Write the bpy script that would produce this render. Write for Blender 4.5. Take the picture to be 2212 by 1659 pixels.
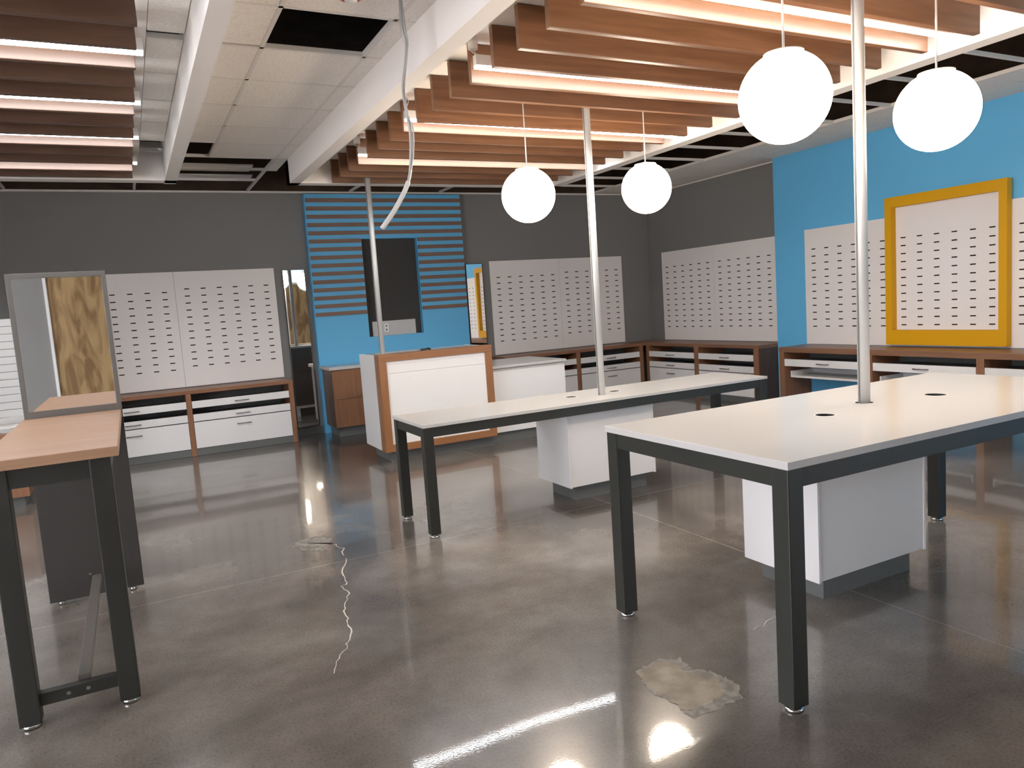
import bpy, bmesh, math, random
from mathutils import Vector, Matrix
random.seed(7)
for o in list(bpy.data.objects): bpy.data.objects.remove(o, do_unlink=True)
S = bpy.context.scene
COL = S.collection

# ------------------------------------------------------------------ camera
F_PX = 1600.374
cam_d = bpy.data.cameras.new('camera'); cam = bpy.data.objects.new('camera', cam_d); COL.objects.link(cam)
cam_d.sensor_fit = 'HORIZONTAL'; cam_d.sensor_width = 36.0; cam_d.lens = 36.0 * F_PX / 2212.0
cam_d.clip_start = 0.05; cam_d.clip_end = 100
_yaw, _pit, _rol = math.radians(26.979), math.radians(-6.192), math.radians(-3.925)
Fv = Vector((math.sin(_yaw)*math.cos(_pit), math.cos(_yaw)*math.cos(_pit), math.sin(_pit)))
R0 = Vector((math.cos(_yaw), -math.sin(_yaw), 0)); U0 = R0.cross(Fv)
Rv = R0*math.cos(_rol) + U0*math.sin(_rol); Uv = -R0*math.sin(_rol) + U0*math.cos(_rol)
cam.matrix_world = Matrix(((Rv.x, Uv.x, -Fv.x, 0), (Rv.y, Uv.y, -Fv.y, 0), (Rv.z, Uv.z, -Fv.z, 1.52), (0, 0, 0, 1)))
S.camera = cam

# ------------------------------------------------------------------ world, exposure
W = bpy.data.worlds.new('dusk'); S.world = W; W.use_nodes = True
W.node_tree.nodes['Background'].inputs[0].default_value = (0.62, 0.78, 1.0, 1)
W.node_tree.nodes['Background'].inputs[1].default_value = .45
S.view_settings.view_transform = 'Standard'; S.view_settings.look = 'None'
S.view_settings.gamma = 1.0; S.view_settings.exposure = 1.38; S.view_settings.use_curve_mapping = False
LED_POWER = 19.0
GLOBE_POWER = 13.0
def area_light(name, loc, rot, sx, sy, watts, col):
    d = bpy.data.lights.new(name, 'AREA'); d.shape = 'RECTANGLE'; d.size = sx; d.size_y = sy; d.energy = watts; d.color = col
    o = bpy.data.objects.new(name, d); COL.objects.link(o); o.location = loc; o.rotation_euler = rot; return o
# light through left window and transom; warm front lamp is added wall fill
area_light('window_light_left', (-4.9, 1.1, 1.5), (0, -math.pi/2, 0), 2.4, 4.9, 155, (.97, .95, 1.0))
area_light('front_fill_light', (6.15, -2.25, 1.5), (math.pi/2, 0, 0), 2.8, 2.9, 16, (1.0, .91, .80))
area_light('window_light_transom', (1.85, -2.25, 2.75), (math.pi/2, 0, 0), 5.4, .5, 5, (.45, .72, 1.0))

# ------------------------------------------------------------------ materials
def mat(name, col=(.5, .5, .5), rough=.5, metal=0.0, spec=.5, emit=None, estr=0, coat=0, bump=0, bscale=60):
    m = bpy.data.materials.new(name); m.use_nodes = True
    nt = m.node_tree; b = nt.nodes['Principled BSDF']
    b.inputs['Base Color'].default_value = (*col, 1); b.inputs['Roughness'].default_value = rough
    b.inputs['Metallic'].default_value = metal; b.inputs['Specular IOR Level'].default_value = spec
    b.inputs['Coat Weight'].default_value = coat
    if emit:
        b.inputs['Emission Color'].default_value = (*emit, 1); b.inputs['Emission Strength'].default_value = estr
    if bump:
        n = nt.nodes.new('ShaderNodeTexNoise'); n.inputs['Scale'].default_value = bscale; n.inputs['Detail'].default_value = 4
        t = nt.nodes.new('ShaderNodeTexCoord'); nt.links.new(t.outputs['Object'], n.inputs['Vector'])
        u = nt.nodes.new('ShaderNodeBump'); u.inputs['Strength'].default_value = bump; u.inputs['Distance'].default_value = .01
        nt.links.new(n.outputs['Fac'], u.inputs['Height']); nt.links.new(u.outputs['Normal'], b.inputs['Normal'])
    return m

def mottled(name, c1, c2, scale, rough, bump=0, stretch=(1, 1, 1), spec=.5, detail=5, lo=.35, hi=.65, dist=0.0, coat=0):
    """two-tone noise material; stretch gives a grain direction"""
    m = mat(name, c1, rough, spec=spec, coat=coat); nt = m.node_tree; b = nt.nodes['Principled BSDF']
    t = nt.nodes.new('ShaderNodeTexCoord'); mp = nt.nodes.new('ShaderNodeMapping'); mp.inputs['Scale'].default_value = stretch
    oi = nt.nodes.new('ShaderNodeObjectInfo'); mul = nt.nodes.new('ShaderNodeMath'); mul.operation = 'MULTIPLY'; mul.inputs[1].default_value = 37.0
    nt.links.new(oi.outputs['Random'], mul.inputs[0]); nt.links.new(mul.outputs[0], mp.inputs['Location'])
    nt.links.new(t.outputs['Object'], mp.inputs['Vector'])
    n = nt.nodes.new('ShaderNodeTexNoise'); n.inputs['Scale'].default_value = scale; n.inputs['Detail'].default_value = detail
    n.inputs['Distortion'].default_value = dist
    nt.links.new(mp.outputs['Vector'], n.inputs['Vector'])
    r = nt.nodes.new('ShaderNodeValToRGB'); r.color_ramp.elements[0].position = lo; r.color_ramp.elements[1].position = hi
    r.color_ramp.elements[0].color = (*c1, 1); r.color_ramp.elements[1].color = (*c2, 1)
    nt.links.new(n.outputs['Fac'], r.inputs['Fac']); nt.links.new(r.outputs['Color'], b.inputs['Base Color'])
    if bump:
        u = nt.nodes.new('ShaderNodeBump'); u.inputs['Strength'].default_value = bump; u.inputs['Distance'].default_value = .004
        nt.links.new(n.outputs['Fac'], u.inputs['Height']); nt.links.new(u.outputs['Normal'], b.inputs['Normal'])
    return m

def wood(name, c1, c2, axis, rough=.45, coat=0):
    st = {'x': (.9, 14, 14), 'y': (14, .9, 14), 'z': (14, 14, .9)}[axis]
    return mottled(name, c1, c2, 2.2, rough, bump=.05, stretch=st, detail=6, lo=.25, hi=.75, dist=.4, coat=coat)

M = {}
M['grey_wall'] = mat('grey_paint', (.20, .195, .19), .75, bump=.05, bscale=120)
M['dark_wall'] = mat('charcoal_paint', (.045, .043, .040), .8)
M['blue'] = mat('blue_paint', (.125, .46, .76), .6, bump=.03, bscale=120)
M['yellow'] = mat('yellow_lacquer', (.66, .335, .003), .5, spec=.25)
M['white_lam'] = mat('white_laminate', (.54, .52, .50), .16, spec=.5)
M['white_edge'] = mat('white_edging', (.52, .51, .495), .45)
M['drawer'] = mat('white_drawer_laminate', (.78, .76, .75), .35)
M['board'] = mat('pale_display_board', (.80, .755, .73), .5)
M['slot'] = mat('dark_slot', (.012, .010, .009), .9, spec=.1)
M['steel'] = mat('charcoal_steel', (.024, .025, .021), .42, bump=.02, bscale=200)
M['kick'] = mat('charcoal_plinth', (.125, .130, .125), .5)
M['drywall'] = mat('white_drywall', (.80, .75, .70), .8, bump=.03, bscale=90)
M['tee'] = mat('white_tee_metal', (.72, .68, .635), .5)
M['tile'] = mottled('acoustic_tile', (.76, .71, .655), (.85, .80, .745), 60, .9, bump=.6, lo=.35, hi=.5)
M['plenum'] = mat('plenum_black', (.022, .018, .015), .9)
M['deck'] = mottled('brown_deck', (.035, .020, .012), (.06, .035, .02), 4, .9)
M['duct'] = mat('galvanised_duct', (.45, .46, .47), .4, metal=.9)
M['alu'] = mat('satin_aluminium', (.56, .56, .55), .45, metal=.25)
M['chrome'] = mat('chrome', (.62, .62, .60), .2, metal=1)
M['handle'] = mat('nickel_handle', (.30, .28, .26), .3, metal=1)
M['mirror'] = mat('mirror_glass', (.93, .94, .93), .015, metal=1)
M['mirror_frame'] = mat('dark_mirror_edge', (.03, .03, .03), .4)
M['frame_grey'] = mat('grey_mirror_frame', (.115, .105, .095), .38)
M['panel_grey'] = mat('charcoal_panel', (.035, .032, .029), .5)
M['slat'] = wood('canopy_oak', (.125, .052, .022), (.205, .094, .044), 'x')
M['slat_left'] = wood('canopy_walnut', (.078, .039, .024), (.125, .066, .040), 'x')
M['walnut_x'] = wood('walnut_x', (.20, .088, .045), (.30, .142, .076), 'x', .38)
M['walnut_y'] = wood('walnut_y', (.185, .088, .048), (.27, .138, .078), 'y', .38)
M['walnut_z'] = wood('walnut_z', (.215, .095, .048), (.30, .145, .078), 'z', .42)
M['walnut_side'] = wood('dark_walnut_z', (.075, .045, .032), (.125, .075, .052), 'z', .5)
M['walnut_slat'] = wood('feature_walnut', (.16, .088, .060), (.22, .125, .088), 'x', .5)
M['oak_x'] = wood('desk_oak_x', (.235, .098, .038), (.32, .145, .060), 'x', .4)
M['oak_z'] = wood('desk_oak_z', (.235, .098, .038), (.32, .145, .060), 'z', .4)
M['top_oak'] = wood('pale_oak_top', (.33, .185, .105), (.44, .265, .165), 'x', .38)
M['ply'] = mottled('plywood', (.17, .095, .035), (.36, .24, .11), 2.6, .7, stretch=(2.2, 1, .55), detail=9, lo=.38, hi=.6, dist=1.6)
M['globe'] = mat('opal_globe', (.9, .88, .84), .25, emit=(1.0, .84, .67), estr=GLOBE_POWER)
M['led'] = mat('led_diffuser', (.9, .9, .9), .4, emit=(.93, .97, 1.0), estr=LED_POWER)
M['white_plastic'] = mat('white_plastic', (.75, .74, .72), .35)
M['black'] = mat('black_plastic', (.012, .012, .012), .45)
M['red'] = mat('red_plastic', (.45, .03, .02), .4)
M['conduit'] = mat('grey_flex_conduit', (.36, .36, .35), .4, metal=.3)
M['cord'] = mat('white_cord', (.62, .60, .57), .4)
M['film'] = mat('clear_wrap', (.85, .84, .82), .2)
M['film'].node_tree.nodes['Principled BSDF'].inputs['Transmission Weight'].default_value = .75
M['glass'] = mat('window_glass', (1, 1, 1), .0, spec=.5)
M['glass'].node_tree.nodes['Principled BSDF'].inputs['Transmission Weight'].default_value = 1
M['glass'].node_tree.nodes['Principled BSDF'].inputs['IOR'].default_value = 1.02
M['frame_white'] = mat('white_window_frame', (.7, .7, .7), .4)
M['crack'] = mat('crack_filler', (.60, .54, .46), .5)

def floor_material():
    m = mat('polished_concrete', (.25, .23, .21), .1); nt = m.node_tree; b = nt.nodes['Principled BSDF']; L = nt.links
    N = nt.nodes.new
    geo = N('ShaderNodeNewGeometry')
    def noise(scale, detail, rough=.55, dist=0, sc=(1, 1, 1)):
        mp = N('ShaderNodeMapping'); mp.inputs['Scale'].default_value = sc; L.new(geo.outputs['Position'], mp.inputs['Vector'])
        n = N('ShaderNodeTexNoise'); n.inputs['Scale'].default_value = scale; n.inputs['Detail'].default_value = detail
        n.inputs['Roughness'].default_value = rough; n.inputs['Distortion'].default_value = dist
        L.new(mp.outputs['Vector'], n.inputs['Vector']); return n.outputs['Fac']
    def ramp(fac, stops):
        r = N('ShaderNodeValToRGB'); e = r.color_ramp.elements
        e[0].position, e[0].color = stops[0][0], (*stops[0][1], 1); e[1].position, e[1].color = stops[-1][0], (*stops[-1][1], 1)
        for p, c in stops[1:-1]:
            k = e.new(p); k.color = (*c, 1)
        L.new(fac, r.inputs['Fac']); return r.outputs['Color']
    def mix(mode, f, a, c):
        x = N('ShaderNodeMix'); x.data_type = 'RGBA'; x.blend_type = mode
        if isinstance(f, float): x.inputs[0].default_value = f
        else: L.new(f, x.inputs[0])
        L.new(a, x.inputs[6])
        if isinstance(c, tuple): x.inputs[7].default_value = (*c, 1)
        else: L.new(c, x.inputs[7])
        return x.outputs[2]
    base = ramp(noise(.8, 5, .55, .3), [(.32, (.095, .082, .070)), (.5, (.180, .157, .137)), (.68, (.275, .246, .219))])
    mid = ramp(noise(3.2, 8, .65), [(.3, (.62, .61, .60)), (.7, (1.0, 1.0, 1.0))])
    fine = ramp(noise(90, 4, .7), [(.33, (.72, .72, .72)), (.5, (1, 1, 1)), (.72, (1.12, 1.12, 1.12))])
    fleck = ramp(noise(38, 3, .6, 0, (1, 2.2, 1)), [(.27, (.45, .44, .43)), (.34, (1, 1, 1)), (.8, (1, 1, 1))])
    c = mix('MULTIPLY', .85, base, mid); c = mix('MULTIPLY', 1.0, c, fine); c = mix('MULTIPLY', .7, c, fleck)
    # saw-cut control joints, thin pale lines in the slab
    sep = N('ShaderNodeSeparateXYZ'); L.new(geo.outputs['Position'], sep.inputs[0])
    for axis, pos in (('X', 3.02), ('Y', 4.50), ('X', -1.6), ('Y', -.2)):
        s = N('ShaderNodeMath'); s.operation = 'SUBTRACT'; L.new(sep.outputs[axis], s.inputs[0]); s.inputs[1].default_value = pos
        a = N('ShaderNodeMath'); a.operation = 'ABSOLUTE'; L.new(s.outputs[0], a.inputs[0])
        l = N('ShaderNodeMath'); l.operation = 'LESS_THAN'; L.new(a.outputs[0], l.inputs[0]); l.inputs[1].default_value = .0028
        q = N('ShaderNodeMath'); q.operation = 'MULTIPLY'; L.new(l.outputs[0], q.inputs[0]); q.inputs[1].default_value = .55
        c = mix('MIX', q.outputs[0], c, (.40, .37, .33))
    L.new(c, b.inputs['Base Color'])
    rr = N('ShaderNodeMapRange'); L.new(noise(2.0, 6, .6), rr.inputs['Value']); rr.inputs['To Min'].default_value = .14; rr.inputs['To Max'].default_value = .30
    L.new(rr.outputs['Result'], b.inputs['Roughness'])
    b.inputs['Coat Weight'].default_value = .46; b.inputs['Coat Roughness'].default_value = .012; b.inputs['Coat IOR'].default_value = 1.5
    bu = N('ShaderNodeBump'); bu.inputs['Strength'].default_value = .22; bu.inputs['Distance'].default_value = .012; L.new(noise(1.3, 1.0), bu.inputs['Height'])
    bf = N('ShaderNodeBump'); bf.inputs['Strength'].default_value = .03; bf.inputs['Distance'].default_value = .002; L.new(noise(120, 2), bf.inputs['Height'])
    L.new(bu.outputs['Normal'], bf.inputs['Normal']); L.new(bf.outputs['Normal'], b.inputs['Normal']); L.new(bf.outputs['Normal'], b.inputs['Coat Normal'])
    return m
M['floor'] = floor_material()
M['patch'] = mottled('repair_mortar', (.13, .100, .070), (.34, .28, .205), 9, .4, bump=.4, lo=.34, hi=.62)
M['patch_edge'] = mottled('mortar_rim', (.13, .115, .10), (.27, .245, .215), 26, .4, bump=.3, lo=.4, hi=.6)

# ------------------------------------------------------------------ mesh helpers
def box(bm, x0, x1, y0, y1, z0, z1, bev=0.0):
    if bev:
        t = bmesh.new(); bmesh.ops.create_cube(t, size=1)
        for v in t.verts: v.co = Vector((x0+(v.co.x+.5)*(x1-x0), y0+(v.co.y+.5)*(y1-y0), z0+(v.co.z+.5)*(z1-z0)))
        bmesh.ops.bevel(t, geom=list(t.edges), offset=bev, segments=2, affect='EDGES', profile=.6)
        me = bpy.data.meshes.new('t'); t.to_mesh(me); t.free(); bm.from_mesh(me); bpy.data.meshes.remove(me); return
    vs = [bm.verts.new(p) for p in ((x0,y0,z0),(x1,y0,z0),(x1,y1,z0),(x0,y1,z0),(x0,y0,z1),(x1,y0,z1),(x1,y1,z1),(x0,y1,z1))]
    for f in ((0,3,2,1),(4,5,6,7),(0,1,5,4),(1,2,6,5),(2,3,7,6),(3,0,4,7)): bm.faces.new([vs[i] for i in f])

def cyl(bm, p, r, h, seg=24, axis='z', r2=None):
    t = bmesh.new(); bmesh.ops.create_cone(t, cap_ends=True, segments=seg, radius1=r, radius2=r if r2 is None else r2, depth=h)
    if axis == 'x': bmesh.ops.rotate(t, verts=t.verts, matrix=Matrix.Rotation(math.pi/2, 3, 'Y'))
    if axis == 'y': bmesh.ops.rotate(t, verts=t.verts, matrix=Matrix.Rotation(-math.pi/2, 3, 'X'))
    bmesh.ops.translate(t, verts=t.verts, vec=Vector(p))
    me = bpy.data.meshes.new('t'); t.to_mesh(me); t.free(); bm.from_mesh(me); bpy.data.meshes.remove(me)

def tube(bm, pts, r, seg=10, caps=True):
    rings = []; pts = [Vector(p) for p in pts]; up = Vector((.3, .2, .93)).normalized(); prev = None
    for i, p in enumerate(pts):
        d = (pts[min(i+1, len(pts)-1)] - pts[max(i-1, 0)]).normalized()
        a = d.cross(up if prev is None else prev.cross(d)) if prev is not None else d.cross(up)
        if a.length < 1e-4: a = d.cross(Vector((1, 0, 0)))
        a.normalize(); b = d.cross(a).normalized(); prev = a
        if i and rings_dir.dot(a) < 0: a = -a; b = -b
        rings_dir = a
        rings.append([bm.verts.new(p + a*r*math.cos(2*math.pi*k/seg) + b*r*math.sin(2*math.pi*k/seg)) for k in range(seg)])
    for A, B in zip(rings, rings[1:]):
        for k in range(seg): bm.faces.new((A[k], A[(k+1) % seg], B[(k+1) % seg], B[k]))
    if caps: bm.faces.new(rings[0][::-1]); bm.faces.new(rings[-1])

def bez(pts, n=8):
    """Catmull-Rom through the points"""
    P = [Vector(p) for p in pts]; P = [P[0]*2-P[1]] + P + [P[-1]*2-P[-2]]; out = []
    for i in range(1, len(P)-2):
        for k in range(n):
            t = k/n; a, b, c, d = P[i-1], P[i], P[i+1], P[i+2]
            out.append(.5*((2*b)+(c-a)*t+(2*a-5*b+4*c-d)*t*t+(-a+3*b-3*c+d)*t**3))
    out.append(P[-2]); return out

def wloc(o):
    v = Vector((0, 0, 0))
    while o is not None: v += o.location; o = o.parent
    return v
def obj(name, bm, m, parent=None, smooth=False):
    """link a bmesh given in WORLD coordinates as one mesh object under parent"""
    bmesh.ops.recalc_face_normals(bm, faces=bm.faces)
    me = bpy.data.meshes.new(name)
    off = wloc(parent) if parent else Vector((0, 0, 0))
    for v in bm.verts: v.co -= off
    bm.to_mesh(me); bm.free(); me.materials.append(M[m] if isinstance(m, str) else m)
    if smooth:
        for p in me.polygons: p.use_smooth = True
    o = bpy.data.objects.new(name, me); COL.objects.link(o)
    if parent: o.parent = parent
    return o
def bx(name, m, parent, *a, bev=0.0):
    bm = bmesh.new(); box(bm, *a, bev=bev); return obj(name, bm, m, parent)
def thing(name, label, cat, loc, group=None):
    o = bpy.data.objects.new(name, None); COL.objects.link(o); o.location = loc; o.empty_display_size = .1
    o['label'] = label; o['category'] = cat
    if group: o['group'] = group
    return o
def tag(o, label, cat, group=None):
    o['label'] = label; o['category'] = cat
    if group: o['group'] = group
    return o
def struct(name, loc=(0, 0, 0)):
    o = bpy.data.objects.new(name, None); COL.objects.link(o); o.location = loc; o['kind'] = 'structure'; return o
def place(src, name, parent, loc):
    c = src.copy(); c.name = name; COL.objects.link(c); c.parent = parent
    c.location = Vector(loc) - wloc(parent); return c

# ------------------------------------------------------------------ room
YB, XG, XBL, ZC = 9.755, 7.60, 7.425, 3.104      # back wall, grey right wall, blue right wall, ceiling grid
XL, YF = -4.6, -1.9
bm = bmesh.new(); bmesh.ops.create_grid(bm, x_segments=1, y_segments=1, size=.5)
for v in bm.verts: v.co = Vector((XL-.2+(v.co.x+.5)*(XG+.4-XL), YF-.2+(v.co.y+.5)*(YB+.4-YF), 0))
floor = obj('floor', bm, 'floor'); floor['kind'] = 'structure'
wall_back = bx('wall_back', 'grey_wall', None, XL-.2, XG+.2, YB, YB+.15, 0, 3.11); wall_back['kind'] = 'structure'
wr = bx('wall_right', 'grey_wall', None, XG, XG+.15, YF-.15, YB+.15, 0, 3.11); wr['kind'] = 'structure'
bx('blue_wall_section', 'blue', wr, XBL, XG-.001, YF, 6.945, 0, 3.108)
# left wall with a long storefront window (behind and left of the camera)
wl = struct('wall_left', (XL, 0, 0))
for i, (y0, y1, z0, z1) in enumerate(((YF-.15, -1.4, 0, 3.11), (3.6, YB+.15, 0, 3.11), (-1.4, 3.6, 0, .25), (-1.4, 3.6, 2.75, 3.11))):
    bx('wall_segment', 'grey_wall', wl, XL-.15, XL, y0, y1, z0, z1)
w1 = struct('window_1', (XL-.07, 1.1, .25))
for k in range(5):
    y = -1.4 + k*1.25; bx('mullion', 'frame_white', w1, XL-.1, XL-.04, y-.03 if k else y, y+.03 if k < 4 else y, .25, 2.75) if 0 < k < 4 else None
for k in range(4):
    bx('pane', 'glass', w1, XL-.075, XL-.070, -1.4+k*1.25, -1.4+(k+1)*1.25, .25, 2.75)
bx('window_frame', 'frame_white', w1, XL-.11, XL-.03, -1.4, 3.6, 2.69, 2.75)
bx('sill', 'frame_white', w1, XL-.11, XL+.05, -1.4, 3.6, .25, .29)
# front wall behind the camera: plywood boarding below, a glazed band above
wf = struct('wall_front', (0, YF, 0))
bx('wall_segment', 'grey_wall', wf, XL, -.90, YF-.15, YF, 0, 3.11)
bx('wall_segment', 'grey_wall', wf, -.90, XG, YF-.15, YF, 3.02, 3.11)
for k in range(5):
    x0 = -.90 + k*1.13; bx('plywood_sheet', 'ply', wf, x0+.002, x0+1.128, YF-.12, YF, 0, 2.47)
bx('trim', 'frame_white', wf, -.925, -.89, YF, YF+.02, 0, 2.50)
w2 = struct('window_2', (3.3, YF-.06, 0))
bx('window_frame', 'frame_white', w2, -.90, XG, YF-.1, YF-.01, 2.97, 3.02); bx('window_frame', 'frame_white', w2, -.90, 4.75, YF-.1, YF-.01, 2.47, 2.52); bx('sill', 'frame_white', w2, 4.75, XG, YF-.1, YF-.01, 0, .08)
for x in (.23, 1.36, 2.49, 3.62): bx('mullion', 'frame_white', w2, x-.02, x+.02, YF-.1, YF-.01, 2.52, 2.97)
for x in (4.77, 6.15, 7.58): bx('mullion', 'frame_white', w2, x-.02, x+.02, YF-.1, YF-.01, 0.08, 2.97)  # full-height glazing right of the boarding is added to pass fill light
for x0, x1, z0, z1 in ((-.90, .21, 2.52, 2.97), (.25, 1.34, 2.52, 2.97), (1.38, 2.47, 2.52, 2.97), (2.51, 3.60, 2.52, 2.97), (3.64, 4.75, 2.52, 2.97), (4.79, 6.13, .08, 2.97), (6.17, 7.56, .08, 2.97)):
    bx('pane', 'glass', w2, x0, x1, YF-.06, YF-.055, z0, z1)
# baseboard visible under the tall mirror beside the feature wall
bb = bx('baseboard_back', 'kick', None, 1.73, 2.142, YB-.012, YB-.001, 0, .10); bb['kind'] = 'structure'

# ---- floor repairs: filled cracks and mortar patches
def ribbon(pts, w, z=.0012):
    b = bmesh.new(); prev = None
    for i, p in enumerate(pts):
        p = Vector(p); q = Vector(pts[min(i+1, len(pts)-1)]) - Vector(pts[max(i-1, 0)]); n = Vector((-q.y, q.x)).normalized()*w*random.uniform(.35, 1.3)
        a = (b.verts.new((p.x-n.x, p.y-n.y, z)), b.verts.new((p.x+n.x, p.y+n.y, z)))
        if prev: b.faces.new((prev[0], a[0], a[1], prev[1]))
        prev = a
    return b
def jag(pts, n, amp):
    out = []
    for a, b in zip(pts, pts[1:]):
        for k in range(n):
            t = k/n; out.append((a[0]+(b[0]-a[0])*t+random.uniform(-amp, amp), a[1]+(b[1]-a[1])*t+random.uniform(-amp, amp)))
    out.append(pts[-1]); return out
obj('floor_crack', ribbon(jag([(1.061,4.547),(.98,4.306),(.949,4.103),(.913,4.087),(.918,3.949),(.848,3.778),(.818,3.658),(.809,3.518),(.767,3.376),(.738,3.309),(.681,3.213),(.62,3.08)], 4, .010), .0032), 'crack', floor)
obj('floor_crack', ribbon(jag([(1.063,4.887),(1.09,4.75),(1.061,4.60)], 5, .012), .003), 'crack', floor)
obj('floor_crack', ribbon(jag([(2.33,2.36),(2.50,2.40),(2.66,2.46)], 5, .01), .002), 'crack', floor)
def blob(outline, amp, z, seed):
    random.seed(seed); pts = jag(list(outline)+[outline[0]], 7, amp)[:-1]; b = bmesh.new()
    b.faces.new([b.verts.new((x, y, z)) for x, y in pts]); bmesh.ops.triangulate(b, faces=b.faces); return b
P1 = [(1.69,2.345),(1.80,2.375),(1.885,2.33),(1.86,2.25),(1.90,2.19),(1.93,2.10),(1.88,2.005),(1.76,1.985),(1.655,2.00),(1.665,2.12),(1.64,2.20)]
cx, cy = sum(p[0] for p in P1)/11, sum(p[1] for p in P1)/11
obj('floor_patch', blob([(cx+(x-cx)*1.10, cy+(y-cy)*1.10) for x, y in P1], .012, .0010, 3), 'patch_edge', floor)
obj('floor_patch', blob([(cx+(x-cx)*.92-.02, cy+(y-cy)*.92+.02) for x, y in P1], .008, .0016, 4), 'patch', floor)
obj('floor_patch', blob([(.863,5.10),(1.074,5.16),(1.063,4.90),(.976,4.80),(.834,4.90)], .02, .0010, 5), 'patch_edge', floor)
random.seed(11)

# ------------------------------------------------------------------ ceiling: grid, tiles, soffit beams
ceil = struct('ceiling', (0, 0, ZC))
for A in ((XL-.2, XG+.2, YB-.0, YB+.15), (XG, XG+.15, YF-.2, YB), (XL-.15, XL, YF-.2, YB), (XL-.2, XG+.2, YF-.15, YF)):
    bx('plenum_wall', 'deck', ceil, *A, 3.111, 4.2)
roof = bx('roof_deck', 'deck', ceil, XL-.2, XG+.2, YF-.2, YB+.2, 4.2, 4.3)
tiles = {}
def tile(x0, x1, y0, y1, dz=0.0, name='ceiling_tile'):
    w, d = round(x1-x0, 3), round(y1-y0, 3); k = (w, d)
    if k not in tiles:
        b = bmesh.new(); box(b, -w/2+.004, w/2-.004, -d/2+.004, d/2-.004, .004, .022)
        me = bpy.data.meshes.new('ceiling_tile'); bmesh.ops.recalc_face_normals(b, faces=b.faces); b.to_mesh(b and me); b.free(); me.materials.append(M['tile']); tiles[k] = me
    o = bpy.data.objects.new(name, tiles[k]); COL.objects.link(o); o.parent = ceil; o.location = ((x0+x1)/2, (y0+y1)/2, dz); return o
rows = [4.03 + .622*k for k in range(-10, 9)] + [9.735]
def tee_y(x, y0, y1): bx('tee_bar', 'tee', ceil, x-.012, x+.012, y0, y1, ZC+.002, ZC+.03)
def tee_x(y, x0, x1): bx('tee_bar', 'tee', ceil, x0, x1, y-.012, y+.012, ZC+.002, ZC+.03)
def near(a, b): return abs(a-b) < .02
# zone between the two canopies (x .56 .. 1.60)
for y0, y1 in zip(rows, rows[1:]):
    for ci, (x0, x1) in enumerate(((.555, .875), (.875, 1.49), (1.49, 1.61))):
        if ci == 1 and near(y0, 4.03): continue                      # open hatch
        if ci == 0 and near(y0, 7.14): continue                      # small opening
        if near(y0, 7.762) and ci < 2: continue                      # open row
        if y0 > 8.3: continue
        if ci == 0 and near(y0, 4.03): tile(x0, x1, y0, y1-.03, 0); continue
        tile(x0, x1, y0, y1)
for y in rows[:-1]:
    if y < 8.5: tee_x(y, .555, 1.61)
tee_y(.875, rows[0], 7.14+.62); tee_y(1.49, rows[0], YB-.02)
# inside the left ring: narrow tiled strip x .24 .. .455
for y0, y1 in zip(rows, rows[1:]):
    if near(y0, 7.14) or y0 > 7.7: continue
    if near(y0, 4.03): tile(.262, .456, y0, y1-.10); continue
    tile(.262, .456, y0, y1)
for y in rows:
    if y < 7.7: tee_x(y, .262, .456)
bx('tee_bar', 'tee', ceil, .262, .456, 7.55, 7.565, ZC-.001, ZC+.03)
bx('ceiling_board', 'drywall', ceil, XL, .262, YF, 7.74, ZC-.002, ZC+.02)
# strip between rings and back wall, left end of the room
for x in (-2.28, -1.02, .24, 2.77, 4.03, 5.29): tee_y(x, 7.9, YB-.02)
tee_x(8.38, .555, 1.61); tee_x(9.0, .24, 1.49)
bx('wall_angle', 'tee', ceil, XL, XG, YB-.035, YB, ZC-.012, ZC+.01)
bx('wall_angle', 'tee', ceil, XG-.02, XG, 6.95, YB, ZC-.012, ZC+.01)
# right hand open strip and the tiled band along the right wall
for k in range(-9, 8):
    y = 4.69 + .632*k
    if y < YB-.1: tee_x(y, 4.79, 6.56)
tee_y(5.45, YF, YB-.02)
bx('ceiling_trim', 'drywall', ceil, 6.545, 6.575, YF, YB-.03, ZC-.002, ZC+.03)
k = 0; y = -1.9
while y < YB-.1:
    y1 = min(y+.632, YB-.03)
    tile(6.575, 7.085, round(y, 3), round(y1, 3)); tile(7.085, 7.598, round(y, 3), round(y1, 3)); y += .632
# soffit beams (two rectangular rings hung under the grid)
ZB = 2.875
def soffit(x0, x1, y0, y1): bx('soffit_beam', 'drywall', ceil, x0, x1, y0, y1, ZB, ZC+.12)
soffit(1.605, 1.715, -1.2, 7.90); soffit(1.605, 4.80, 7.765, 7.90); soffit(4.665, 4.80, -1.2, 7.90); soffit(1.605, 4.80, -1.35, -1.2)
bx('ceiling_board', 'drywall', ceil, 1.715, 4.665, -1.2, 7.765, ZC, ZC+.02)
soffit(.456, .560, -1.2, 7.90); soffit(-4.2, .560, 7.72, 7.86); soffit(-4.2, .560, -1.35, -1.2)
bx('ceiling_board', 'drywall', ceil, XL, XG, YF, -1.35, ZC, ZC+.02)
# grey loose boards lying in the plenum over the open cells
bx('loose_board', 'tile', ceil, .60, 1.38, 8.45, 8.78, 3.17, 3.185); bx('loose_board', 'white_edge', ceil, .58, 1.42, 8.82, 8.98, 3.13, 3.145)

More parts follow.
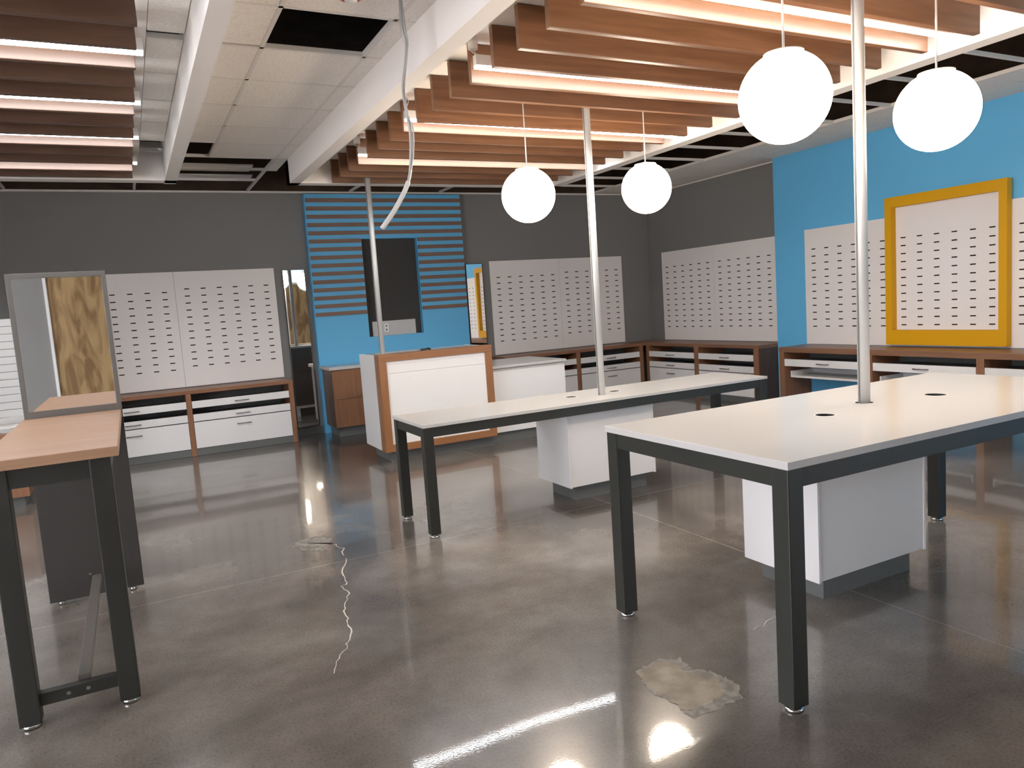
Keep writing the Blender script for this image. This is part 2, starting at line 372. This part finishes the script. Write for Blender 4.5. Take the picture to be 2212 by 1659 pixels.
# ------------------------------------------------------------------ things in the plenum
t = thing('air_duct', 'silvery sheet-metal duct above the open grid at upper right', 'duct', (5.6, 3.1, 3.5))
bx('duct_body', 'duct', t, 5.2, 6.9, 2.35, 2.85, 3.42, 3.8)
for x in (5.75, 6.35): bx('duct_flange', 'duct', t, x, x+.03, 2.32, 2.88, 3.39, 3.83)
t = thing('plenum_fixture', 'grey lamp housing with three round reflectors above open ceiling grid', 'light fixture', (6.2, 7.3, 3.35))
bx('housing', 'kick', t, 5.95, 6.12, 6.45, 7.75, 3.32, 3.42)
for y in (6.75, 7.10, 7.45):
    b = bmesh.new(); cyl(b, (6.035, y, 3.315), .06, .02); obj('reflector', b, 'chrome', t, True)

# ------------------------------------------------------------------ slat canopies
ZS = 2.87
def canopy(x0, x1, y_first, pitch, n, m, label):
    t = thing('slat_canopy', label, 'ceiling canopy', ((x0+x1)/2, y_first-pitch*n/2, ZC-.02), 'slatted wood canopies')
    b = bmesh.new(); w = x1-x0
    box(b, -w/2, w/2, 0, .040, 0, ZC-.003-ZS, bev=.004)
    bmesh.ops.recalc_face_normals(b, faces=b.faces)
    me = bpy.data.meshes.new('slat'); b.to_mesh(me); b.free(); me.materials.append(M[m])
    for i in range(n):
        o = bpy.data.objects.new('slat', me); COL.objects.link(o); o.parent = t
        o.location = Vector(((x0+x1)/2, y_first-pitch*i, ZS)) - t.location
    return t
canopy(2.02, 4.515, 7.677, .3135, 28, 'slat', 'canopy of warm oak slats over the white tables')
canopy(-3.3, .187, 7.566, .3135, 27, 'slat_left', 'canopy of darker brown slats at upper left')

def led(x0, x1, y, label, conn, zl=2.92, zr=None):
    t = thing('linear_light', label, 'light', ((x0+x1)/2, y, zl), 'linear lights between the slats')
    zr = zl if zr is None else zr
    hs = bx('housing', 'white_plastic', t, x0, x1, y-.022, y+.022, zl+.014, zl+.075, bev=.002)
    df = bx('diffuser', 'led', t, x0+.003, x1-.003, y-.020, y+.020, zl, zl+.014)
    for o in (hs, df):
        for v in o.data.vertices:
            if v.co.x > 0: v.co.z += zr-zl
    for xx in (x0+.45, x1-.45):
        bx('hanger_rod', 'white_plastic', t, xx-.004, xx+.004, y-.004, y+.004, zl+.07, ZC)
    zt = zl+.075
    if conn == 1:
        b = bmesh.new(); cyl(b, (x0-.005, y, 3.060), .030, .066, 20); obj('junction_box', b, 'white_plastic', t, True)
        b = bmesh.new(); tube(b, bez([(x0-.01, y, 3.03), (x0-.02, y-.01, 3.012), (x0+.02, y, zt)]), .004, 6); tube(b, bez([(x0+.005, y, 3.03), (x0+.012, y+.006, 3.01), (x0+.03, y, zt)]), .004, 6)
        obj('wire', b, 'cord', t, True)
        b = bmesh.new(); cyl(b, (x0-.005, y, 3.098), .018, .010, 16); obj('cable_clamp', b, 'black', t)
    if conn == 2:
        b = bmesh.new(); tube(b, bez([(x0+.01, y, ZC), (x0+.03, y-.02, 3.06), (x0+.02, y, 3.02), (x0+.03, y, zt)]), .004, 6); obj('wire', b, 'cord', t, True)
    return t
for i, conn, lab in ((3, 1, 'farthest linear light in the oak canopy, near the striped wall'), (7, 2, 'linear light above the middle table behind the pole'),
                     (11, 1, 'long linear light with round white connector at its left end'), (15, 0, 'bright linear light above the near white table')):
    led(1.995, 4.555, 7.677-.3135*i-.110, lab, conn, 2.92, 2.896 if i == 7 else None)
for i, conn, lab in ((1, 2, 'farthest linear light in the left brown canopy'), (4, 2, 'second farthest linear light in the left brown canopy'), (7, 2, 'lower of two bright linear lights at left edge'),
                     (10, 0, 'upper of two bright linear lights at left edge'), (13, 0, 'linear light at the very top left corner')):
    led(-3.25, .225, 7.566-.3135*i-.110, lab, conn, 2.907)

# ------------------------------------------------------------------ globe pendants
def pendant(x, y, z, label, r=.193):
    t = thing('globe_pendant', label, 'pendant lamp', (x, y, z), 'opal globe pendants')
    b = bmesh.new(); bmesh.ops.create_uvsphere(b, u_segments=48, v_segments=32, radius=r)
    for v in b.verts:
        v.co.z = min(v.co.z, r*.93); v.co += Vector((x, y, z))
    obj('globe', b, 'globe', t, True)
    b = bmesh.new(); cyl(b, (x, y, z+r*.925), .084, .016, 40); cyl(b, (x, y, z+r*.925+.015), .07, .014, 40, r2=.02); obj('cap', b, 'white_plastic', t, True)
    b = bmesh.new(); tube(b, [(x, y, z+r*.95+.01), (x+.002, y, (z+ZC)/2), (x, y, ZC)], .005, 8); obj('cord', b, 'cord', t, True)
pendant(2.66, 4.76, 2.283, 'glowing globe pendant hanging left of the middle pole')
pendant(3.72, 4.76, 2.342, 'smallest glowing globe, hanging right of the middle pole')
pendant(2.628, 2.38, 2.323, 'large glowing globe left of the nearest pole')
pendant(3.676, 2.38, 2.324, 'large glowing globe right of the nearest pole, against blue wall')

# ------------------------------------------------------------------ power poles
def pole(x, y, z0, z1, label):
    t = thing('power_pole', label, 'pole', (x, y, z0), 'aluminium power poles')
    b = bmesh.new(); cyl(b, (x, y, (z0+z1)/2), .028, z1-z0, 32); obj('pole_shaft', b, 'alu', t, True)
    a = math.atan2(-x, -y) - .75
    gx, gy = x + .027*math.sin(a+1.55), y + .027*math.cos(a+1.55)
    b = bmesh.new(); box(b, gx-.004, gx+.004, gy-.004, gy+.004, z0, z1); obj('cable_groove', b, 'kick', t)
    b = bmesh.new(); cyl(b, (x, y, z1-.006), .045, .012, 32); obj('ceiling_collar', b, 'alu', t, True)
pole(3.205, 4.775, .70, ZC-.002, 'middle aluminium pole rising from the long middle table')
pole(3.165, 2.425, .80, ZC-.002, 'nearest and thickest looking aluminium pole, through the front table')
pole(2.327, 7.50, .95, ZC-.002, 'farthest aluminium pole, rising from the reception desk')

# ------------------------------------------------------------------ tables
def holed_slab(name, m, parent, x0, x1, y0, y1, z0, z1, holes):
    o = bx(name, m, parent, x0, x1, y0, y1, z0, z1, bev=.0015)
    off = wloc(parent); cut = bmesh.new()
    for hx, hy, hr in holes: cyl(cut, (hx, hy, (z0+z1)/2), hr, (z1-z0)*4, 40)
    c = obj('cutter', cut, m)
    md = o.modifiers.new('b', 'BOOLEAN'); md.operation = 'DIFFERENCE'; md.object = c; md.solver = 'EXACT'
    bpy.context.view_layer.update(); dg = bpy.context.evaluated_depsgraph_get()
    me = bpy.data.meshes.new_from_object(o.evaluated_get(dg)); old = o.data; o.modifiers.clear(); o.data = me
    bpy.data.meshes.remove(old); bpy.data.objects.remove(c, do_unlink=True)
    return o
def steel_table(x0, x1, y0, y1, h, th, ap, lw, label, holes):
    t = thing('display_table', label, 'table', ((x0+x1)/2, (y0+y1)/2, 0), 'white display tables')
    holed_slab('tabletop', 'white_lam', t, x0, x1, y0, y1, h-th, h, holes)
    e = .006; a0, a1, b0, b1 = x0+e, x1-e, y0+e, y1-e; zt = h-th-.0005
    for nm, A in (('apron', (a0+lw, a1-lw, b0+.004, b0+.034)), ('apron', (a0+lw, a1-lw, b1-.034, b1-.004)), ('apron', (a0+.004, a0+.034, b0+lw, b1-lw)), ('apron', (a1-.034, a1-.004, b0+lw, b1-lw))):
        bx(nm, 'steel', t, *A, zt-ap, zt, bev=.0015)
    for lx in (a0, a1-lw):
        for ly in (b0, b1-lw):
            g = bx('leg', 'steel', t, lx, lx+lw, ly, ly+lw, .022, zt, bev=.004)
            b = bmesh.new(); cyl(b, (lx+lw/2, ly+lw/2, .007), lw*.46, .014, 28); cyl(b, (lx+lw/2, ly+lw/2, .017), lw*.30, .014, 20); obj('foot', b, 'chrome', g, True)
    for hx, hy, hr in holes:
        b = bmesh.new(); tube(b, [(hx, hy, h-th-.10), (hx, hy, h-.003)], hr-.0015, 40, caps=False)
        bmesh.ops.create_circle(b, cap_ends=True, segments=40, radius=hr-.0015, matrix=Matrix.Translation((hx, hy, h-th-.10)))
        obj('cable_cup', b, 'black', t, True)
        tr = bmesh.new()
        ring_r = [(hr-.001, h+.0001), (hr+.0005, h+.0007), (hr+.0025, h+.0001)]
        R = [[tr.verts.new((hx+r*math.cos(2*math.pi*k/40), hy+r*math.sin(2*math.pi*k/40), z)) for k in range(40)] for r, z in ring_r]
        for A_, B_ in zip(R, R[1:]):
            for k in range(40): tr.faces.new((A_[k], A_[(k+1) % 40], B_[(k+1) % 40], B_[k]))
        obj('grommet_ring', tr, 'white_plastic', t, True)
    return t
steel_table(1.933, 4.392, 1.781, 2.872, .920, .028, .070, .074, 'near large white table with charcoal steel legs at right', [(2.768, 2.325, .043), (3.565, 2.322, .050), (3.165, 2.425, .043)])
steel_table(1.633, 4.716, 4.534, 5.163, .769, .022, .066, .068, 'long narrow lower white table in the middle of the room', [(2.993, 4.885, .045), (3.392, 4.874, .045)])
def pedestal(x0, x1, y0, y1, top, k, label):
    t = thing('pedestal_cabinet', label, 'cabinet', ((x0+x1)/2, (y0+y1)/2, 0), 'white pedestals under the tables')
    bx('cabinet_body', 'drawer', t, x0+.016, x1-.016, y0+.006, y1-.006, .12, top, bev=.001)
    for xa, xb in ((x0, x0+.0155), (x1-.0155, x1)): bx('side_panel', 'drawer', t, xa, xb, y0, y1, .115, top, bev=.001)
    bx('plinth', 'kick', t, *k, 0, .1195)
pedestal(2.80, 3.595, 4.648, 5.127, .745, (2.88, 3.55, 4.718, 5.06), 'white pedestal cabinet under the long middle table')
pedestal(2.741, 3.53, 2.355, 2.829, .890, (2.834, 3.528-.05, 2.412, 2.80), 'white pedestal cabinet under the near large table')

# ------------------------------------------------------------------ mirror table at left
t = thing('mirror_table', 'tall narrow oak-topped table with upright framed mirror at far end', 'table', (-.32, 4.05, 0))
bx('tabletop', M['top_oak'], t, -.562, -.086, 3.285, 4.795, 1.030, 1.070, bev=.003)
for x0 in (-.541, -.194):
    g = bx('leg', 'steel', t, x0, x0+.076, 3.315, 3.391, .02, 1.029, bev=.004)
    b = bmesh.new(); cyl(b, (x0+.038, 3.353, .010), .034, .02, 24); obj('foot', b, 'chrome', g, True)
bx('apron', 'steel', t, -.465, -.194, 3.320, 3.352, .952, 1.029); bx('apron', 'steel', t, -.535, -.505, 3.391, 4.76, .952, 1.029); bx('apron', 'steel', t, -.152, -.122, 3.391, 4.76, .952, 1.029)
s = bx('stretcher', 'steel', t, -.466, -.193, 3.335, 3.375, .080, .130, bev=.002)
for x in (-.366, -.298):
    b = bmesh.new(); cyl(b, (x, 3.333, .108), .008, .006, 14, 'y'); obj('bolt', b, 'chrome', s)
bx('brace_bar', 'frame_grey', t, -.333, -.288, 3.375, 4.758, .120, .150, bev=.002)
bx('end_panel', 'panel_grey', t, -.556, -.080, 4.797, 4.835, .022, 1.028, bev=.002)
for x in (-.50, -.14):
    b = bmesh.new(); cyl(b, (x, 4.816, .011), .018, .021, 16); obj('foot', b, 'chrome', t, True)
for x in (-.345, -.275):
    b = bmesh.new(); cyl(b, (x, 4.794, .150), .008, .006, 14, 'y'); obj('bolt', b, 'chrome', t)
fr = bmesh.new()
for A in ((-.556, -.532, 1.0285, 1.860), (-.104, -.080, 1.0285, 1.860), (-.532, -.104, 1.832, 1.860), (-.532, -.104, 1.0285, 1.108)): box(fr, A[0], A[1], 4.797, 4.835, A[2], A[3], bev=.002)
f = obj('mirror_frame', fr, 'frame_grey', t)
bx('mirror_glass', 'mirror', f, -.533, -.103, 4.805, 4.812, 1.107, 1.833)
bx('mirror_back', 'panel_grey', f, -.533, -.103, 4.815, 4.830, 1.107, 1.833)

# ------------------------------------------------------------------ display panels with slots
slot_cache = {}
def slot_mesh(wall):
    if wall not in slot_cache:
        b = bmesh.new()
        if wall == 'back': box(b, -.028, .028, -.0022, .002, -.0062, .0062)
        else: box(b, -.0022, .002, -.028, .028, -.0062, .0062)
        bmesh.ops.recalc_face_normals(b, faces=b.faces)
        me = bpy.data.meshes.new('slot'); b.to_mesh(me); b.free(); me.materials.append(M['slot']); slot_cache[wall] = me
    return slot_cache[wall]
def panel(wall, u0, boards, z0, z1, face, label, first=.131, cols=6, tops=None, tall=None):
    """wall 'back': runs along +x from u0; wall 'right': runs along -y from u0"""
    loc = (u0+.5, face, z0) if wall == 'back' else (face, u0-.5, z0)
    t = thing('eyewear_display', label, 'display panel', loc, 'slotted white display panels')
    for k in range(boards):
        a = u0 + 1.165*k if wall == 'back' else u0 - 1.165*k
        if wall == 'back': bd = bx('board', 'board', t, a+.0015, a+1.1635, face, face+.012, z0, z1, bev=.0015)
        else: bd = bx('board', 'board', t, face, face+.012, a-1.1635, a-.0015, z0, z1, bev=.0015)
        zt = tops[k] if tops else 1.92
        if tall == k:
            for v in bd.data.vertices:
                if v.co.z > .5: v.co.z += .10
        for c in range(cols):
            for r in range(12):
                o = bpy.data.objects.new('slot', slot_mesh(wall)); COL.objects.link(o); o.parent = bd
                d = first + c*.1838; z = zt - r*.0843
                o.location = Vector((a+d, face, z) if wall == 'back' else (face, a-d, z)) - wloc(bd)
    return t
panel('back', -.620, 2, .786, 2.166, 9.741, 'slotted white panel on grey wall behind the mirror table', tops=(1.928, 1.958))
panel('back', 4.722, 2, .786, 2.146, 9.741, 'slotted white panel on back wall right of striped blue feature', tops=(1.909, 1.937))
panel('right', 9.413, 2, .782, 2.154, 7.586, 'slotted white panel on the grey side wall by the corner', first=.124, tops=(1.917, 1.919))
panel('right', 6.470, 2, .778, 2.162, 7.411, 'slotted white panel on blue wall, behind and left of yellow frame', first=.132, tops=(1.922, 1.932), tall=1)
panel('right', 4.138, 1, .778, 2.166, 7.411, 'slotted white panel at right edge beyond the yellow frame', first=.155, tops=(1.933,))

# ------------------------------------------------------------------ yellow frame
b = bmesh.new()
X0, X1 = 7.330, 7.4105
for A in ((5.257, 5.331, .796, 2.362), (4.077, 4.153, .796, 2.362), (4.153, 5.257, 2.255, 2.362), (4.153, 5.257, .796, .952)):
    box(b, X0, X1, A[0], A[1], A[2], A[3])
bmesh.ops.remove_doubles(b, verts=b.verts, dist=1e-5)
tag(obj('picture_frame', b, 'yellow'), 'big yellow lacquered frame standing against the slotted panel on blue wall', 'frame')

# ------------------------------------------------------------------ drawer cabinets and worktops
def handle(parent, wall, u, z, face, w=.150):
    b = bmesh.new(); r = .0058; o = .024
    if wall == 'back': pts = [(u-w/2, face, z), (u-w/2, face-o, z), (u-w/2+.01, face-o-.004, z), (u+w/2-.01, face-o-.004, z), (u+w/2, face-o, z), (u+w/2, face, z)]
    else: pts = [(face, u-w/2, z), (face-o, u-w/2, z), (face-o-.004, u-w/2+.01, z), (face-o-.004, u+w/2-.01, z), (face-o, u+w/2, z), (face, u+w/2, z)]
    for a, c in zip(pts, pts[1:]): tube(b, [a, c], r, 8)
    obj('handle', b, 'handle', parent, True)
def cabinet(wall, u0, u1, depth_front, depth_back, label, zt=.730, left=True, right=True, open_bay=False, pw=.055, dz=0.0, side='walnut_z', group='drawer cabinets under the wall panels', dark_end=None):
    """one bay; u is x on the back wall and y on the right wall. depth_front/back are y (back wall) or x (right wall)."""
    lo, hi = min(u0, u1), max(u0, u1); f, k = depth_front, depth_back
    loc = ((lo+hi)/2, (f+k)/2, 0) if wall == 'back' else ((f+k)/2, (lo+hi)/2, 0)
    t = thing('drawer_cabinet', label, 'cabinet', loc, group)
    def B(name, m, par, ua, ub, da, db, za, zb, bev=0.0):
        return bx(name, m, par, ua, ub, da, db, za, zb, bev=bev) if wall == 'back' else bx(name, m, par, da, db, ua, ub, za, zb, bev=bev)
    a, c = lo, hi
    if left: B('side_post', 'walnut_z', t, lo, lo+pw, f, k, .002, zt, .001); a = lo+pw
    if right: B('side_post', 'walnut_z', t, hi-pw, hi, f, k, .002, zt, .001); c = hi-pw
    g = .004
    if not open_bay:
        B('carcass_back', 'kick', t, a, c, k-.02, k, .09, zt)
        B('carcass_base', 'kick', t, a, c, f+.03, k-.02, .09, .105)
        B('plinth', 'kick', t, a, c, f+.012, f+.03, .002, .089)
        for z0, z1, hz in ((.092, .397, .325), (.408, .492, .448), (.563, .646, .600)):
            d = B('drawer', 'drawer', t, a+g, c-g, f-.002, f+.018, z0+dz, z1+dz, .001)
            B('drawer_tray', 'kick', d, a+.02, c-.02, f+.018, k-.03, z0+dz+.004, z1+dz-.022)
            handle(d, wall, (a+c)/2, hz+dz, f-.002)
    else:
        d = B('drawer', 'drawer', t, a+g, c-g, f+.002, f+.020, .550, .634, .001)
        B('drawer_tray', 'kick', d, a+.02, c-.02, f+.020, k-.02, .556, .612)
        B('carcass_back', 'kick', t, a, c, k-.012, k, .54, zt)
        handle(d, wall, (a+c)/2, .592, f+.002)
        tr = bmesh.new(); p = .055
        def bb_(ua, ub, da, db, za, zb):
            if wall == 'back': box(tr, ua, ub, da, db, za, zb)
            else: box(tr, da, db, ua, ub, za, zb)
        bb_(a+p, c-p, f+.045, k-.03, .412, .436); bb_(a+p, a+p+.016, f+.045, k-.03, .436, .488); bb_(c-p-.016, c-p, f+.045, k-.03, .436, .488); bb_(a+p+.016, c-p-.016, k-.046, k-.03, .436, .488)
        obj('pull_out_shelf', tr, 'drawer', t)
    return t
def worktop(wall, u0, u1, f, k, z0, z1, label, m):
    loc = ((u0+u1)/2, (f+k)/2, z0) if wall == 'back' else ((f+k)/2, (u0+u1)/2, z0)
    a = (u0, u1, f, k) if wall == 'back' else (f, k, u0, u1)
    t = thing('worktop', label, 'worktop', loc, 'walnut worktops')
    bx('worktop_slab', m, t, *a, z0, z1, bev=.002)
YFB = 9.296; YK = 9.740
# left run on the back wall
cabinet('back', .503, 1.720, YFB, YK, 'white drawer cabinet on back wall beside the tall slim mirror', left=True, right=True)
cabinet('back', -.69, .503, YFB, YK, 'white drawer cabinet on back wall half hidden by the mirror table', left=True, right=False)
worktop('back', -.69, 1.722, YFB-.004, YK, .7305, .774, 'walnut worktop below the left slotted panel', 'walnut_x')
# right run on the back wall up to the corner
cabinet('back', 4.70, 5.83, YFB, YK, 'white drawer cabinet on back wall behind the low white desk', left=True, right=False)
cabinet('back', 5.83, 7.055, YFB, YK, 'white drawer cabinet on back wall next to the corner', left=True, right=True, pw=.07)
worktop('back', 4.66, 7.60-.016, YFB-.004, YK, .7305, .774, 'walnut worktop on back wall running into the corner', 'walnut_x')
# run on the grey right wall
XFR = 7.10
cabinet('right', 9.285, 8.185, XFR, 7.585, 'white drawer cabinet on side wall right beside the corner', left=False, right=True, pw=.07, group='drawer cabinets under the wall panels')
cabinet('right', 8.185, 6.962, XFR, 7.585, 'white drawer cabinet on side wall with exposed dark walnut end', left=True, right=True, pw=.09)
bx('end_panel', 'walnut_side', bpy.data.objects['drawer_cabinet.005'], XFR+.003, 7.585, 6.955, 6.9615, .002, .730)
worktop('right', 6.955, 9.2915, XFR-.004, 7.585, .7305, .774, 'walnut worktop below the slotted panel on grey side wall', 'walnut_y')
# run on the blue wall, open underneath
XF2 = 6.960
cabinet('right', 6.493, 5.300, XF2, 7.410, 'open walnut cabinet bay left of the near pole, with pull-out shelf', left=False, right=True, open_bay=True, zt=.714, pw=.072, group='open bays on the blue wall')
cabinet('right', 5.300, 4.140, XF2, 7.410, 'open walnut cabinet bay right below the yellow frame', left=False, right=True, open_bay=True, zt=.714, pw=.072, group='open bays on the blue wall')
cabinet('right', 4.140, 2.980, XF2, 7.410, 'open walnut cabinet bay at the right edge of the photo', left=True, right=True, open_bay=True, zt=.714, pw=.072, group='open bays on the blue wall')
worktop('right', 2.95, 6.497, XF2-.004, 7.410, .7145, .774, 'long walnut worktop along the blue wall under yellow frame', 'walnut_y')

# ------------------------------------------------------------------ blue feature wall with slats
YW = 9.660
t = thing('feature_wall', 'blue projecting wall panel with horizontal walnut slats and dark recess', 'wall panel', (3.22, 9.70, 0))
RX0, RX1, RZ0, RZ1 = 2.844, 3.614, 1.205, 2.497
b = bmesh.new()
for A in ((2.147, RX0, 0, 3.072), (RX1, 4.297, 0, 3.072), (RX0, RX1, 0, RZ0), (RX0, RX1, RZ1, 3.072)): box(b, A[0], A[1], YW, YB-.001, A[2], A[3])
bmesh.ops.remove_doubles(b, verts=b.verts, dist=1e-5)
obj('blue_panel', b, 'blue', t)
bx('recess_back', 'dark_wall', t, RX0, RX1, YB-.006, YB-.0015, RZ0, RZ1)
for k in range(15):
    zt = 3.017 - .1035*k
    if k < 5: bx('slat', 'walnut_slat', t, 2.162, 4.292, YW-.019, YW-.0005, zt-.050, zt, bev=.001)
    else:
        bx('slat', 'walnut_slat', t, 2.162, RX0-.003, YW-.019, YW-.0005, zt-.050, zt, bev=.001); bx('slat', 'walnut_slat', t, RX1+.008, 4.292, YW-.019, YW-.0005, zt-.050, zt, bev=.001)
bp = bx('bracket_plate', 'white_edge', t, 2.916, 3.528, YB-.022, YB-.007, RZ0, 1.402, bev=.001)
for x0 in (2.985, 3.075):
    bx('outlet', 'white_plastic', bp, x0, x0+.062, YB-.028, YB-.023, 1.255, 1.365, bev=.001)
    for z in (1.285, 1.335): bx('socket', 'black', bp, x0+.022, x0+.040, YB-.0292, YB-.0282, z-.012, z+.010)

# ------------------------------------------------------------------ wall mirrors
def wmirror(x0, x1, z0, z1, label, rot=0.0):
    t = thing('wall_mirror', label, 'mirror', ((x0+x1)/2, YB-.03, z0), 'slim mirrors on the back wall')
    b = bmesh.new(); e = .007
    for A in ((x0-e, x0, z0-e, z1+e), (x1, x1+e, z0-e, z1+e), (x0, x1, z1, z1+e), (x0, x1, z0-e, z0)): box(b, A[0], A[1], YB-.034, YB-.012, A[2], A[3])
    obj('mirror_frame', b, 'mirror_frame', t)
    bx('mirror_glass', 'mirror', t, x0, x1, YB-.028, YB-.018, z0, z1)
    t.rotation_euler = (0, 0, rot); return t
wmirror(1.812, 2.079, .115, 2.130, 'tall slim mirror left of the striped blue feature wall')
wmirror(4.345, 4.596, .115, 2.114, 'slim mirror right of striped feature, partly behind the desk', rot=math.radians(1.1))

# ------------------------------------------------------------------ credenza, reception desk, low desk
t = thing('credenza', 'walnut credenza with white top against the blue feature wall', 'cabinet', (3.0, 9.4, 0))
bx('cabinet_body', 'walnut_side', t, 2.172, 3.90, 9.168, 9.655, .120, .848, bev=.001)
for z0, z1 in ((.125, .476), (.482, .844)):
    for x0, x1 in ((2.174, 2.755), (2.761, 3.34), (3.346, 3.898)): bx('drawer', 'walnut_z', t, x0, x1, 9.150, 9.1675, z0, z1, bev=.001)
bx('plinth', 'kick', t, 2.218, 3.87, 9.225, 9.655, 0, .1195)
bx('top_slab', 'white_lam', t, 2.14, 3.93, 9.125, 9.657, .849, .887, bev=.002)
b = bmesh.new(); cyl(b, (2.1715, 9.20, .80), .012, .008, 16, 'x'); obj('knob', b, 'chrome', t)

t = thing('reception_desk', 'tall white reception desk framed in oak, in front of feature wall', 'desk', (2.78, 7.45, 0))
YD0, YD1 = 7.105, 7.245
bx('side_panel', 'drawer', t, 2.155, 2.180, YD1+.001, 7.775, .125, 1.092, bev=.001)
bx('side_panel', 'drawer', t, 3.376, 3.400, YD1+.001, 7.775, .125, 1.092, bev=.001)
bx('base_rail', 'drawer', t, 2.181, 3.375, 7.745, 7.775, .126, .165); bx('inner_back', 'drawer', t, 2.180, 3.376, YD1+.001, YD1+.02, .125, 1.06)
bx('top_ledge', 'white_lam', t, 2.181, 3.375, YD1+.021, 7.80, 1.062, 1.090)
for x0, x1 in ((2.184, 2.58), (2.585, 2.975), (2.98, 3.372)):
    for z0, z1 in ((.170, .685), (.690, 1.058)):
        dd = bx('door', 'frame_grey', t, x0, x1, 7.752, 7.770, z0, z1, bev=.001)
        b = bmesh.new(); cyl(b, (x1-.04, 7.778, (z0+z1)/2), .010, .016, 14, 'y'); obj('knob', b, 'chrome', dd, True)
bx('frame_rail', 'oak_x', t, 2.158, 3.402, YD0, YD1, 1.028, 1.100, bev=.001); bx('frame_rail', 'oak_x', t, 2.158, 3.402, YD0, YD1, .118, .190, bev=.001)
bx('frame_stile', 'oak_z', t, 2.158, 2.236, YD0, YD1, .1905, 1.0275, bev=.001); bx('frame_stile', 'oak_z', t, 3.324, 3.402, YD0, YD1, .1905, 1.0275, bev=.001)
for z0, z1 in ((.189, .906), (.9065, .998), (.9995, 1.027)): bx('front_panel', 'drawer', t, 2.237, 3.323, YD0+.016, YD0+.034, z0+(.0015 if z0 < .95 else 0), z1)
bx('plinth', 'kick', t, 2.241, 3.40, 7.212, 7.74, 0, .117)
t = thing('low_desk', 'lower white desk joined to the right of the reception desk', 'desk', (3.9, 7.7, 0))
bx('top_slab', 'white_lam', t, 3.404, 4.398, 7.235, 8.13, .826, .854, bev=.0015)
bx('front_panel', 'drawer', t, 3.404, 4.382, 7.255, 7.275, .118, .790); bx('front_rail', 'white_edge', t, 3.404, 4.382, 7.262, 7.275, .790, .8255)
bx('side_panel', 'drawer', t, 4.362, 4.382, 7.2755, 8.11, .118, .8255); bx('side_panel', 'drawer', t, 3.404, 3.424, 7.2755, 8.11, .118, .8255)
bx('plinth', 'kick', t, 3.405, 4.33, 7.30, 8.08, 0, .1175)
b = bmesh.new(); tube(b, bez([(2.70, 7.36, 1.101), (2.735, 7.33, 1.104), (2.775, 7.34, 1.112), (2.81, 7.37, 1.100), (2.83, 7.42, 1.101)]), .009, 8); tube(b, bez([(2.73, 7.42, 1.101), (2.76, 7.38, 1.105), (2.80, 7.35, 1.103)]), .008, 8)
tag(obj('cable_coil', b, 'black', smooth=True), 'small black coil of cable on top of the reception desk', 'cable')

# ------------------------------------------------------------------ wrapped slatted panel at the left edge
t = thing('slatted_wall_panel', 'white slatted panel in clear wrap at the left edge', 'panel', (-1.35, 8.05, .70))
for k in range(15):
    z = .672 + .068*k; bx('slat', 'white_edge', t, -1.90, -.925, 8.0, 8.022, z+.0025, z+.0665, bev=.0015)
bx('backing_board', 'kick', t, -1.90, -.925, 8.0225, 8.035, .672, 1.69)
random.seed(5); b = bmesh.new(); nx, nz = 20, 8; G = [[b.verts.new((-1.92+1.02*i/nx, 7.975-random.uniform(0, .02)-(.05 if j < 3 else 0)*(1-j/3), .675+.10*j/nz*1.4+random.uniform(-.006, .006))) for i in range(nx+1)] for j in range(nz+1)]
for j in range(nz):
    for i in range(nx): b.faces.new((G[j][i], G[j][i+1], G[j+1][i+1], G[j+1][i]))
obj('plastic_wrap', b, 'film', t, True)
t = thing('side_cabinet', 'low walnut cabinet at the left edge behind the mirror table', 'cabinet', (-1.5, 8.2, 0))
bx('cabinet_body', 'walnut_z', t, -2.2, -.95, 7.88, 8.38, .09, .632); bx('top_slab', 'walnut_x', t, -2.22, -.93, 7.86, 8.40, .633, .671, bev=.002); bx('plinth', 'kick', t, -2.15, -1.0, 7.95, 8.35, 0, .089)

# ------------------------------------------------------------------ hanging conduit, alarm
t = thing('hanging_conduit', 'grey flexible conduit dangling from the ceiling beside the soffit beam', 'cable', (1.41, 3.75, 3.10))
q = [(.0, 3.625), (-.002, 3.434), (.019, 3.31), (-.025, 3.044), (-.019, 2.868), (-.003, 2.75), (-.020, 2.521), (-.062, 2.381), (-.162, 2.221), (-.266, 2.092)]
pts = [((1.892+dx)*.75, 3.75, 1.52+(z-1.52)*.75) for dx, z in q]
pts[0] = (pts[0][0], 3.75, 3.125)
b = bmesh.new(); P_ = bez(pts, 14); tube(b, P_[:-28], .0085, 10); obj('conduit', b, 'conduit', t, True)
b = bmesh.new(); tube(b, P_[-32:], .0125, 12); obj('conduit_sleeve', b, 'white_edge', t, True)
b = bmesh.new(); tube(b, [(x+.012*math.sin(i*.11), y-.012, z) for i, (x, y, z) in enumerate([tuple(p) for p in P_[:-40]])], .004, 8); obj('wire', b, 'conduit', t, True)
t = thing('fire_alarm', 'small red and white alarm device on ceiling at top edge', 'alarm', (1.165, 3.775, 3.09))
b = bmesh.new(); cyl(b, (1.165, 3.77, 3.094), .055, .020, 28); obj('base', b, 'red', t, True)
b = bmesh.new(); cyl(b, (1.165, 3.77, 3.076), .030, .016, 24, r2=.034); obj('lens', b, 'white_plastic', t, True)
